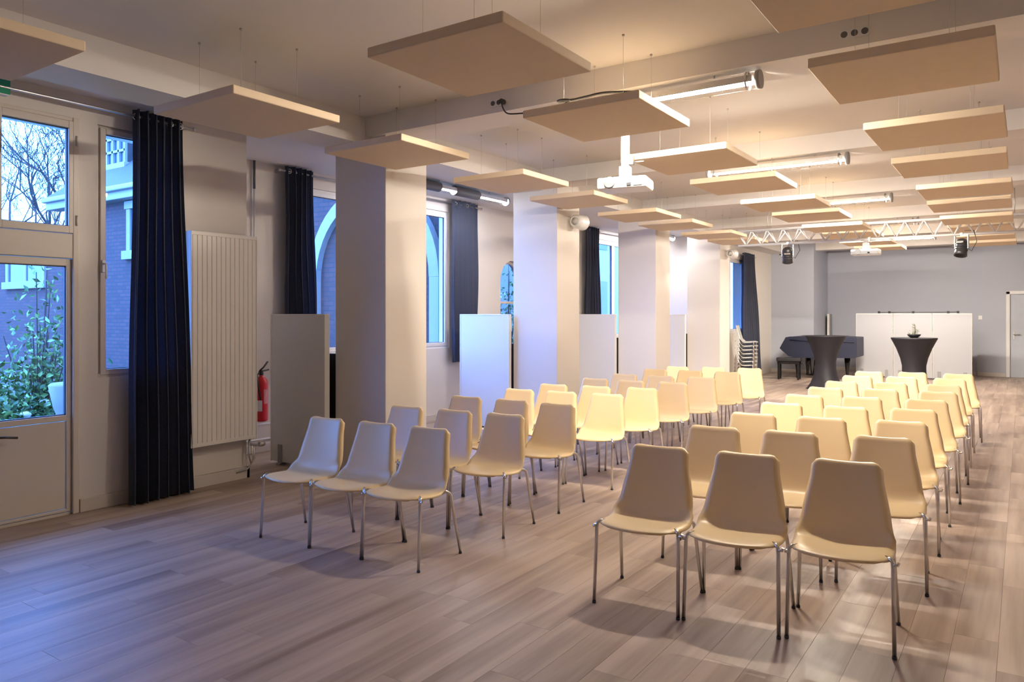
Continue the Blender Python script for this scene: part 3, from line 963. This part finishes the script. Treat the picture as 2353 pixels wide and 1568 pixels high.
# ------------------------------------------------------------------ projectors
def projector(loc, rz, pole, label, body_mat, front_dark):
    root = empty('ceiling_projector', loc, rz)
    q = MB(); q.bbox(-.21, .21, -.15, .15, 0, .095, .018); body = q.build('body', body_mat, root)
    q = MB(); q.lathe([(.045, -.165), (.05, -.15), (.05, -.14)], 20, axis='y', origin=(-.10, 0, .05)); q.build('lens', 'dark_grey', body)
    q = MB(); q.bbox(-.125, -.055, -.156, -.145, .022, .072, .003); q.bbox(.045, .085, -.156, -.145, .015, .042, .003); q.build('vent', 'black', body)
    q = MB(); q.bbox(.10, .18, -.155, -.146, .015, .08, .003); q.build('grille', 'grey_plate', body)
    q = MB(); q.bbox(-.09, -.05, -.05, -.0, .095, .115, .003); q.build('focus_ring', 'black', body)
    if front_dark:
        q = MB(); q.bbox(-.205, .205, -.156, -.14, .008, .06, .003); q.build('front_panel', 'dark_grey', body)
    q = MB(); q.bbox(-.09, .09, -.08, .08, .094, .106, .003); q.bbox(-.045, .045, -.045, .045, .10, .20, .004); q.tube([(.0, 0, .19), (0, 0, .25)], .035, 12); mnt = q.build('mount_bracket', 'white_plastic', root)
    q = MB(); q.bbox(.035, .075, -.045, .02, .21, .29, .004); q.tube([(.07, -.01, .235), (.16, -.01, .235)], .006, 6); q.build('clamp', 'steel', mnt)
    q = MB(); q.bbox(-.033, .033, -.022, .022, .23, pole, .004); q.lathe([(.07, pole - .012), (.07, pole)], 16); q.build('pole', 'white_plastic', root)
    tag(root, label, 'projector', 'ceiling projectors')
projector((-2.79, 5.80, 2.605), math.radians(12), CZ - 2.605, 'white projector on a ceiling pole behind the near lamp', 'white_plastic', False)
projector((-2.14, 13.50, 2.53), 0, 2.775 - 2.53, 'far projector with dark front hanging near the truss', 'white_plastic', True)

# ------------------------------------------------------------------ truss and stage lights
TY = 13.50
tr = empty('lighting_truss', (-2.0, TY, 2.79))
TL0, TL1 = -2.25, 2.6
ch = [(-.12, .25), (.12, .25), (0, .0)]
for (dy, dz) in ch:
    q = MB(); q.tube([(TL0, dy, dz), (TL1, dy, dz)], .022, 10); q.build('chord', 'alu', tr)
nd = 36
for a, b in ((0, 2), (1, 2), (0, 1)):
    for k in range(nd):
        xa = TL0 + (TL1 - TL0) * k / nd; xb = TL0 + (TL1 - TL0) * (k + 1) / nd
        p, r_ = (ch[a], ch[b]) if k % 2 == 0 else (ch[b], ch[a])
        q = MB(); q.tube([(xa, p[0], p[1]), (xb, r_[0], r_[1])], .010, 6); q.build('brace', 'alu', tr)
for x in (-1.7, 1.9):
    q = MB(); q.tube([(x, -.12, .25), (x, -.12, CZ - 2.79)], .006, 6); q.tube([(x, .12, .25), (x, .12, CZ - 2.79)], .006, 6); q.build('suspension', 'steel', tr)
tag(tr, 'aluminium lattice lighting truss hanging across the hall', 'truss')
def stage_light(loc, rz, tilt, label):
    root = empty('stage_light', loc, rz)
    q = MB(); q.bbox(-.10, -.085, -.02, .02, -.12, .09, .003); q.bbox(.085, .10, -.02, .02, -.12, .09, .003); q.bbox(-.10, .10, -.02, .02, .08, .095, .003); q.build('yoke', 'steel', root)
    q = MB(); q.bbox(-.02, .02, -.025, .025, .09, .125, .004); q.build('clamp', 'steel', root)
    q = MB(); q.lathe([(.05, .12), (.075, .10), (.082, .02), (.085, -.10), (.092, -.15), (.080, -.152), (.074, -.11), (.02, -.105)], 24, axis='z'); body = q.build('housing', 'black', root)
    body.location.z = -.09; body.rotation_euler = (tilt, 0, 0)
    for t in (-.06, -.02, .02, .06):
        q = MB(); q.lathe([(.088, t), (.092, t + .005), (.092, t + .012), (.088, t + .016)], 24); q.f = q.f[:-2]; q.sm = q.sm[:-2]; q.build('cooling_fin', 'black', body)
    q = MB(); q.bbox(-.05, .05, -.097, -.084, .03, .055, .002); q.build('data_plate', 'steel', body)
    q = MB(); q.tube([(-.10, 0, -.09), (-.135, 0, -.09)], .012, 8); q.build('tilt_knob', 'black', root)
    q = MB(); q.tube([(.03, .02, .16), (.16, .03, .15), (.20, .03, -.02), (.12, .05, -.16), (.05, .06, -.10)], .006, 6); q.build('cable', 'black', root)
    tag(root, label, 'stage light', 'stage lights on the truss')
stage_light((-3.39, TY, 2.69), .2, math.radians(25), 'black stage light on the truss above the piano')
stage_light((-.78, TY, 2.69), -.3, math.radians(-20), 'black stage light on the truss above the white screen')

# ------------------------------------------------------------------ outlets, cable, exit sign
def outlet(loc, n_, label):
    root = empty('power_outlet', loc)
    q = MB(); q.bbox(-.03 * n_, .03 * n_, -.006, 0, -.03, .03, .003); q.build('plate', 'white_plastic', root)
    for k in range(n_):
        q = MB(); q.lathe([(.019, -.012), (.021, -.008), (.021, -.004)], 14, axis='y', origin=(-.03 * n_ + .03 + .06 * k, 0, 0)); q.build('socket', 'dark_grey', root)
    tag(root, label, 'power outlet', 'power outlets on the first beam')
outlet((-.873, 5.10, 3.32), 3, 'triple socket on the first beam right of the lamp')
outlet((-3.64, 5.10, 3.32), 2, 'double socket on the first beam beside the black plug')
pc = empty('power_cable', (-3.55, 5.09, 3.31))
q = MB(); q.lathe([(.02, -.05), (.022, -.01), (.018, .0)], 12, axis='y'); q.build('plug', 'black', pc)
q = MB(); q.tube(catmull([(0, -.04, 0), (.02, -.05, -.06), (.07, -.06, -.115), (.16, -.05, -.13), (.35, -.03, -.14), (.50, .05, -.14), (.57, .11, -.145)], 24), .006, 6); q.build('cable', 'black', pc)
tag(pc, 'black power cable plugged into the first beam', 'cable')
cc = empty('coiled_cable', (-2.74, 4.50, 2.985))
q = MB(); q.tube(catmull([(0, 0, 0), (.08, .03, .03), (.16, -.02, .04), (.10, -.03, .05), (.05, .02, .06), (.15, .04, .06), (.28, .0, .05), (.42, .02, .06), (.6, .2, .08)], 40), .009, 6); q.build('cable', 'black', cc)
tag(cc, 'loose black cable lying on the panel before the near lamp', 'cable')
ex = empty('exit_sign', (XD + .10, 2.27, 3.17))
q = MB(); q.bbox(-.03, .03, -.12, .12, -.06, .06, .006); q.build('housing', 'white_plastic', ex)
q = MB(); q.bbox(.026, .036, -.105, .125, -.052, .052, .003); q.bbox(-.02, .03, .118, .127, -.05, .05, .002); q.build('sign_face', 'green_sign', ex)
tag(ex, 'green emergency exit sign above the garden door', 'exit sign')

# ------------------------------------------------------------------ stage: cocktail tables, piano, screen
def cocktail(loc, label):
    root = empty('cocktail_table', loc, .5)
    prof = [(.40, 0.0), (.37, .02), (.30, .12), (.235, .28), (.205, .45), (.205, .58), (.235, .72), (.30, .90), (.385, 1.075), (.392, 1.085)]
    def md(an, i):
        k = max(0, 1 - i / 4.0)
        return 1 - .22 * k * (1 - abs(math.cos(2 * an)) ** 1.5)
    q = MB(); q.lathe(prof, 48, mod=md); q.build('stretch_cover', 'stretch', root)
    q = MB(); q.lathe([(.392, 1.083), (.395, 1.09), (.395, 1.105), (.39, 1.11)], 48); q.build('table_top', 'stretch', root)
    tag(root, label, 'cocktail table', 'cocktail tables')
cocktail((-3.40, 16.6, 0), 'high cocktail table with dark stretch cover before the piano')
cocktail((-1.70, 16.0, 0), 'high cocktail table with dark stretch cover holding the planter')
pl = empty('planter', (-1.70, 16.0, 1.11))
q = MB(); q.lathe([(.06, 0), (.10, .03), (.12, .06), (.115, .065), (.095, .04)], 20); q.build('bowl', 'black', pl)
q = MB(); q.tube([(-.01, 0, .03), (.0, .0, .14), (-.01, 0, .24)], [.03, .028, .02], 10); q.build('stem', 'stone', pl)
rnd = random.Random(3)
for (dx, dz, r_) in ((-.055, .09, .05), (.05, .13, .05), (.02, .09, .04), (-.01, .19, .042), (.0, .245, .03)):
    q = MB()
    for _ in range(26):
        p = Vector((dx, 0, dz)) + Vector([rnd.gauss(0, 1) for _ in range(3)]).normalized() * r_ * rnd.uniform(.5, 1)
        a = Vector([rnd.gauss(0, 1) for _ in range(3)]).normalized() * .016
        b = a.cross(Vector([rnd.gauss(0, 1) for _ in range(3)])).normalized() * .010
        q.add([p - a, p + b, p + a, p - b], [(0, 1, 2, 3)])
    q.build('leaf_cluster', mat('grey_green_leaf', (.34, .38, .32), .6, var=.3), pl)
tag(pl, 'small dark planter with pale foliage on cocktail table', 'planter')

# grand piano under a navy cover
pn = empty('grand_piano', (-4.1, 18.95, 0))
prof = [(-.84, .72), (-.80, .80), (-.70, .985), (-.60, 1.005), (.88, 1.01), (.90, 1.0), (.90, .55), (.86, .535), (-.45, .50), (-.62, .53), (-.78, .66)]
out = [(0.0, 1.0), (.95, 1.0), (1.35, .55)]   # depth, length share of the tail
vs = []; fs = []
n = len(prof)
for (dy, sh) in out:
    for (x, z) in prof:
        vs.append((x if x < 0 else x * sh, dy, z))
for i in range(len(out) - 1):
    for k in range(n):
        j = (k + 1) % n
        fs.append((i * n + k, i * n + j, (i + 1) * n + j, (i + 1) * n + k))
fs.append(tuple(range(n))); fs.append(tuple(2 * n + k for k in reversed(range(n))))
q = MB(); q.add(vs, fs); cov = q.build('cover', 'navy', pn)
bv = cov.modifiers.new('soft_edge', 'BEVEL'); bv.width = .03; bv.segments = 3; bv.limit_method = 'ANGLE'
q = MB(); q.tube([(-.60, -.006, .93), (-.1, -.012, .90), (.3, -.012, .93), (.85, -.006, .90)], .012, 8); q.build('fold', 'navy', cov)
for (x, y) in ((-.45, .12), (-.45, 1.15), (.62, .45)):
    q = MB(); q.lathe([(.035, 0), (.04, .02), (.03, .08), (.055, .30), (.07, .53)], 14, origin=(x, y, 0)); q.build('leg', 'piano', pn)
q = MB(); q.tube([(-.25, .5, .52), (-.2, .45, .08)], .015, 8); q.tube([(-.12, .5, .52), (-.16, .45, .08)], .015, 8); q.bbox(-.28, -.08, .38, .48, .05, .09, .006); q.build('pedal_lyre', 'piano', pn)
tag(pn, 'grand piano under a dark navy cloth cover', 'piano')
st = empty('piano_stool', (-4.62, 18.55, 0), .1)
q = MB(); q.bbox(-.27, .27, -.17, .17, .43, .52, .02); q.build('seat_cushion', 'black', st)
q = MB(); q.bbox(-.25, .25, -.15, .15, .37, .43, .006); q.build('apron', 'piano', st)
for x in (-.22, .22):
    for y in (-.12, .12):
        q = MB(); q.bbox(x - .025, x + .025, y - .025, y + .025, 0, .38, .004); q.build('leg', 'piano', st)
q = MB(); q.lathe([(.03, .25), (.034, .27), (.03, .30)], 14, axis='x', origin=(0, 0, .40)); q.build('adjusting_knob', 'piano', st)
tag(st, 'black padded piano stool before the covered piano', 'stool')

M['screen'] = mat('light_grey_laminate', (.42, .43, .47), .45, var=.015, scale=2)
sc = empty('folding_screen', (-3.45, 20.35, 0))
wds = [(0, .83), (.84, 1.665), (1.675, 2.48)]
for a, b in wds:
    q = MB(); q.bbox(a, b, 0, .05, .03, 1.565, .003); p = q.build('panel', 'screen', sc)
    q = MB(); q.bbox(a, b, -.003, .053, 1.555, 1.575, .003); q.bbox(a, a + .008, -.003, .053, .03, 1.57, .002); q.bbox(b - .008, b, -.003, .053, .03, 1.57, .002); q.build('edge_trim', 'board_edge', p)
    for fx in (a + .14, b - .14):
        q = MB(); q.bbox(fx - .035, fx + .035, -.012, .002, 0, .20, .005); q.bbox(fx - .035, fx + .035, -.10, .15, 0, .018, .003); q.build('foot_bracket', 'grey_plate', p)
for x in (.835, 1.67):
    for z in (.4, 1.2):
        q = MB(); q.tube([(x, -.004, z - .04), (x, -.004, z + .04)], .008, 8); q.build('hinge', 'steel', sc)
q = MB(); q.tube([(.50, .02, 1.60), (2.20, .02, 1.605)], .009, 8); q.build('top_bar', 'dark_grey', sc)
for x in (.52, .75, 1.27, 2.0, 2.2):
    q = MB(); q.bbox(x - .025, x + .025, -.0, .045, 1.57, 1.63, .005); q.build('clamp', 'black', sc)
tag(sc, 'white three-panel folding screen behind the cocktail table', 'screen')
lp = empty('leaning_panel', (-4.44, 21.9, 0))
q = MB(); q.bbox(0, .05, 0, .38, .02, 1.56, .004); q.build('panel', 'grey_plate', lp); q = MB(); q.bbox(-.005, .055, -.01, .0, .0, 1.565, .003); q.build('edge_trim', 'board_edge', lp)
tag(lp, 'grey panel standing on edge in the corner behind piano', 'panel')

# ------------------------------------------------------------------ courtyard outside
gd = MB(); gd.box(-45, XD - .31, -14, 45, -.30, -.14)
o = gd.build('courtyard_ground', 'soil'); o['kind'] = 'structure'; o['label'] = 'dark courtyard ground outside'
gr = MB(); gr.box(-16, XD - 1.6, -3, 7.6, -.145, -.12)
tag(gr.build('lawn', 'grass'), 'green lawn outside the garden door', 'lawn', kind='stuff')

WY = 9.2
wing = empty('brick_wing', (-15, WY, 0))
def wpart(nm, mb, mm, par=wing):
    me = mb.mesh(nm, mm); me.transform(Matrix.Translation((15, -WY, 0))); return obj(nm, me, par)
b = MB(); b.box(-19.8, XW - .33, WY, WY + .4, -.3, 4.25); b.box(-19.8, -12.0, WY + .1, WY + 6.4, -.3, 4.4)
b.add([(-12.0, WY + .1, 4.4), (-12.0, WY + 6.4, 4.4), (-12.0, WY + 3.2, 7.2)], [(0, 1, 2)]); wpart('brick_wall', b, 'brick')
b = MB(); b.box(-38, -19.8, WY + .2, WY + .6, -.3, 3.75); wpart('garden_wall', b, 'brick')
b = MB(); b.bbox(-20.2, XW - .33, WY - .30, WY + .05, 4.15, 4.36, .02); b.bbox(-20.2, XW - .33, WY - .42, WY - .28, 4.32, 4.44, .03); wpart('eave', b, 'white_paint')
# hipped slate roof
b = MB()
e0, e1, rz_ = (-20.3, WY - .35, 4.42), (-11.9, WY - .35, 4.42), 7.6
r0, r1 = (-17.2, WY + 3.2, rz_), (-11.9, WY + 3.2, rz_)
bk0 = (-20.3, WY + 6.8, 4.42)
b.add([e0, e1, r1, r0, bk0, (-11.9, WY + 6.8, 4.42)], [(0, 1, 2, 3), (4, 0, 3), (3, 2, 5, 4), (0, 4, 5, 1)])
wpart('slate_roof', b, 'slate')
def slope_z(y): return 4.42 + (y - (WY - .35)) * (rz_ - 4.42) / 3.55
# dormers with gridded windows
for dx in (-18.55, -16.3, -13.6):
    b = MB(); y0_ = WY + .55
    zb = slope_z(y0_)
    b.box(dx - .62, dx + .62, y0_, y0_ + 2.2, zb - .1, zb + 1.35); wpart('dormer', b, 'slate')
    b = MB(); frame_b = b
    b.bbox(dx - .66, dx + .66, y0_ - .12, y0_ + .02, zb - .12, zb + .02, .01)
    for x in (-.56, -.28, 0, .28, .56): b.box(dx + x - .03, dx + x + .03, y0_ - .06, y0_ - .0, zb, zb + 1.3)
    for z in (.0, .32, .64, .96, 1.28): b.box(dx - .58, dx + .58, y0_ - .06, y0_ - .0, zb + z - .025, zb + z + .035)
    b.bbox(dx - .78, dx + .78, y0_ - .22, y0_ + 2.4, zb + 1.33, zb + 1.46, .02)
    wpart('dormer_window', b, 'white_paint')
M['dark_glass'] = mat('dark_outdoor_glass', (.05, .07, .09), .08)
for dx in (-18.55, -16.3, -13.6):
    y0_ = WY + .55; zb = slope_z(y0_)
    b = MB(); b.box(dx - .57, dx + .57, y0_ - .012, y0_ - .004, zb, zb + 1.3); wpart('dormer_pane', b, 'dark_glass')
# stone windows in the wall
for (x0, x1, z0, z1, WV) in ((-23.6, -21.3, 2.45, 3.4, WY + .2), (-16.9, -15.9, 3.0, 3.95, WY), (-13.6, -12.4, 1.2, 3.2, WY)):
    b = MB()
    b.bbox(x0, x0 + .16, WV - .06, WV + .03, z0, z1, .01); b.bbox(x1 - .16, x1, WV - .06, WV + .03, z0, z1, .01)
    b.bbox(x0 - .1, x1 + .1, WV - .12, WV + .03, z0 - .2, z0, .01); b.bbox(x0 - .05, x1 + .05, WV - .08, WV + .03, z1, z1 + .18, .01)
    xm = (x0 + x1) / 2; b.bbox(xm - .08, xm + .08, WV - .05, WV + .03, z0, z1, .01)
    sw_ = wpart('stone_window', b, 'stone')
    b = MB(); b.box(x0 + .14, x1 - .14, WV - .02, WV - .005, z0, z1); wpart('pane', b, 'dark_glass', sw_)
# white arched doorway seen through the bay window
b = MB(); acx, acz, ro_, ri_ = -9.1, 2.15, 1.52, 1.32
ns = 24
vs = []; fs = []
for k in range(ns + 1):
    a = PI * k / ns
    for r_ in (ri_, ro_):
        for yy in (WY - .14, WY + .02): vs.append((acx - r_ * math.cos(a), yy, acz + r_ * math.sin(a) * 1.05))
for k in range(ns):
    p = 4 * k
    fs += [(p, p + 4, p + 6, p + 2), (p, p + 1, p + 5, p + 4), (p + 2, p + 6, p + 7, p + 3)]
b.add(vs, fs)
b.bbox(acx - ro_, acx - ri_, WY - .14, WY + .02, -.1, acz, .008); b.bbox(acx + ri_, acx + ro_, WY - .14, WY + .02, -.1, acz, .008)
aw = wpart('white_arch', b, 'white_paint')
b = MB(); nn = 24
pts = [(acx - ri_ * math.cos(PI * k / nn), acz + ri_ * math.sin(PI * k / nn) * 1.05) for k in range(nn + 1)] + [(acx + ri_, 0), (acx - ri_, 0)]
m_ = len(pts)
b.add([(x, WY - .02, z) for x, z in pts], [tuple(range(m_))])
wpart('arch_infill', b, 'brick', aw)
tag(wing, 'brick wing with slate roof seen through the left windows', 'building')
# pale building seen past the third column
pb = empty('pale_building', (-14, 20, 0))
b = MB(); b.box(-3, 3, 0, 9, -.3, 8); b.build('wall', 'white_paint', pb)
for z in (.9, 3.6):
    for y in (1.0, 3.0, 5.0, 7.0):
        b = MB(); b.box(3.0, 3.03, y - .5, y + .5, z, z + 1.7); b.build('window', 'dark_glass', pb)
b = MB(); b.bbox(-3.3, 3.3, -.3, 9.3, 8, 8.3, .02); b.build('roof', 'slate', pb)
tag(pb, 'pale building seen through the window by third column', 'building')

# bare trees
def tree(loc, h, seed, label, spread=.52, lv=7):
    rnd = random.Random(seed)
    root = empty('bare_tree', loc)
    tm, br = MB(), MB()
    def grow(p, d, ln, r, lvl):
        steps = 3
        pts = [p]; rs = [r]
        dd = d.copy(); q_ = p.copy()
        for k in range(steps):
            dd = (dd + Vector((rnd.gauss(0, .14), rnd.gauss(0, .14), rnd.gauss(.03, .08)))).normalized()
            q_ = q_ + dd * ln / steps
            pts.append(q_.copy()); rs.append(max(.0055, r * (1 - .30 * (k + 1) / steps)))
        (tm if lvl <= 1 else br).tube(pts, rs, 7 if lvl < 2 else (5 if lvl < 4 else 3), cap=False)
        if lvl >= lv: return
        nb = 2 if lvl < 1 else rnd.choice((2, 3, 3))
        for k in range(nb):
            ax = Vector([rnd.gauss(0, 1) for _ in range(3)]).normalized()
            nd_ = (dd + ax * spread * rnd.uniform(.7, 1.4)).normalized()
            at = pts[rnd.choice((2, 3, 3))] if k else pts[-1]
            grow(at.copy(), nd_, ln * rnd.uniform(.62, .82), rs[-1] * (.9 if k == 0 else .7), lvl + 1)
    grow(Vector((0, 0, -.2)), Vector((0.05, 0, 1)), h * .27, h * .013, 0)
    tm.build('trunk', 'bark', root); br.build('branches', 'bark', root)
    tag(root, label, 'tree', 'bare trees in the courtyard')
tree((-22.5, 10.6, -.14), 8.5, 11, 'bare tree nearest the end of the brick wing')
tree((-24.2, 10.5, -.14), 9.5, 5, 'slender bare tree just beyond the garden wall')
tree((-25.8, 10.3, -.14), 9.0, 31, 'leftmost bare tree seen through the transom window')
tree((-26.5, 11.9, -.14), 10, 61, 'bare tree behind the slender tree beyond the garden wall')
tree((-27.5, 12.6, -.14), 11, 77, 'tall bare tree behind the end of the brick wing')
tree((-29.0, 12.2, -.14), 12, 23, 'large bare tree further beyond the garden wall')
tree((-32.0, 15.0, -.14), 13, 47, 'most distant bare tree beyond the garden wall')

# shrubs
def shrub(loc, rx, ry, h, nleaf, seed, label, flowers=0, cat='shrub', mm='leaf'):
    rnd = random.Random(seed)
    root = empty('garden_shrub', loc)
    q = MB()
    tips = []
    for k in range(30):
        a = rnd.uniform(0, 2 * PI); rr = rnd.uniform(.2, 1)
        tip = Vector((rx * rr * math.cos(a), ry * rr * math.sin(a), h * rnd.uniform(.45, 1.0) * (1.1 - .5 * rr)))
        q.tube([Vector((rnd.uniform(-.1, .1), rnd.uniform(-.1, .1), -.05)), tip * .5 + Vector((0, 0, .1)), tip], [.015, .010, .005], 5, cap=False)
        tips.append(tip)
    q.build('stems', 'bark', root)
    for nm, m2, cnt in (('foliage', mm, nleaf * 2 // 3), ('pale_foliage', 'leaf_pale', nleaf // 3)):
        q = MB()
        for k in range(cnt):
            t = rnd.choice(tips)
            p = t * rnd.uniform(.35, 1.05) + Vector((rnd.gauss(0, .16), rnd.gauss(0, .16), rnd.gauss(0, .12)))
            if p.z < .02: p.z = .05
            a = Vector([rnd.gauss(0, 1) for _ in range(3)]).normalized() * rnd.uniform(.025, .052)
            b_ = a.cross(Vector([rnd.gauss(0, 1) for _ in range(3)])).normalized() * a.length * .5
            nrm = a.cross(b_).normalized() * .008
            q.add([p - a, p + b_ + nrm, p + a, p - b_ + nrm], [(0, 1, 2), (0, 2, 3)])
        tag(q.build(nm, m2, root), kind='stuff')
    for k in range(flowers):
        t = rnd.choice(tips); q = MB()
        q.lathe([(.001, -.03), (.04, -.02), (.055, .01), (.04, .035), (.001, .045)], 10)
        q.build('flower', 'petal', root, t * rnd.uniform(.6, 1.0) + Vector((.15, -.1, 0)))
    tag(root, label, cat, 'courtyard shrubs')
shrub((-8.75, 3.2, -.12), .72, .6, 1.2, 9000, 2, 'dense flowering shrub outside the garden door', 9)
shrub((-8.9, 3.85, -.12), .35, .35, 2.3, 1300, 4, 'tall slender shrub outside the garden door', 3)
shrub((-9.6, 1.9, -.12), .8, .5, 1.5, 4000, 6, 'leafy shrub left of the flowering shrub', 5)
shrub((-9.6, 13.9, -.12), 1.0, 1.2, 3.2, 2200, 8, 'leafy green shrub outside the arched window')
shrub((-10.0, 17.3, -.12), 1.0, 1.4, 1.4, 900, 9, 'low green shrub outside the window by third column')
us = empty('stone_urn', (-7.45, 3.56, -.12))
q = MB(); q.lathe([(.20, 0), (.20, .30), (.14, .36), (.10, .44), (.13, .60), (.20, .80), (.24, 1.0), (.22, 1.02)], 24); q.build('urn', 'stone', us)
q = MB(); q.bbox(-.22, .22, -.22, .22, -.02, .06, .01); q.build('plinth', 'stone', us)
tag(us, 'white stone urn outside the garden door', 'urn')
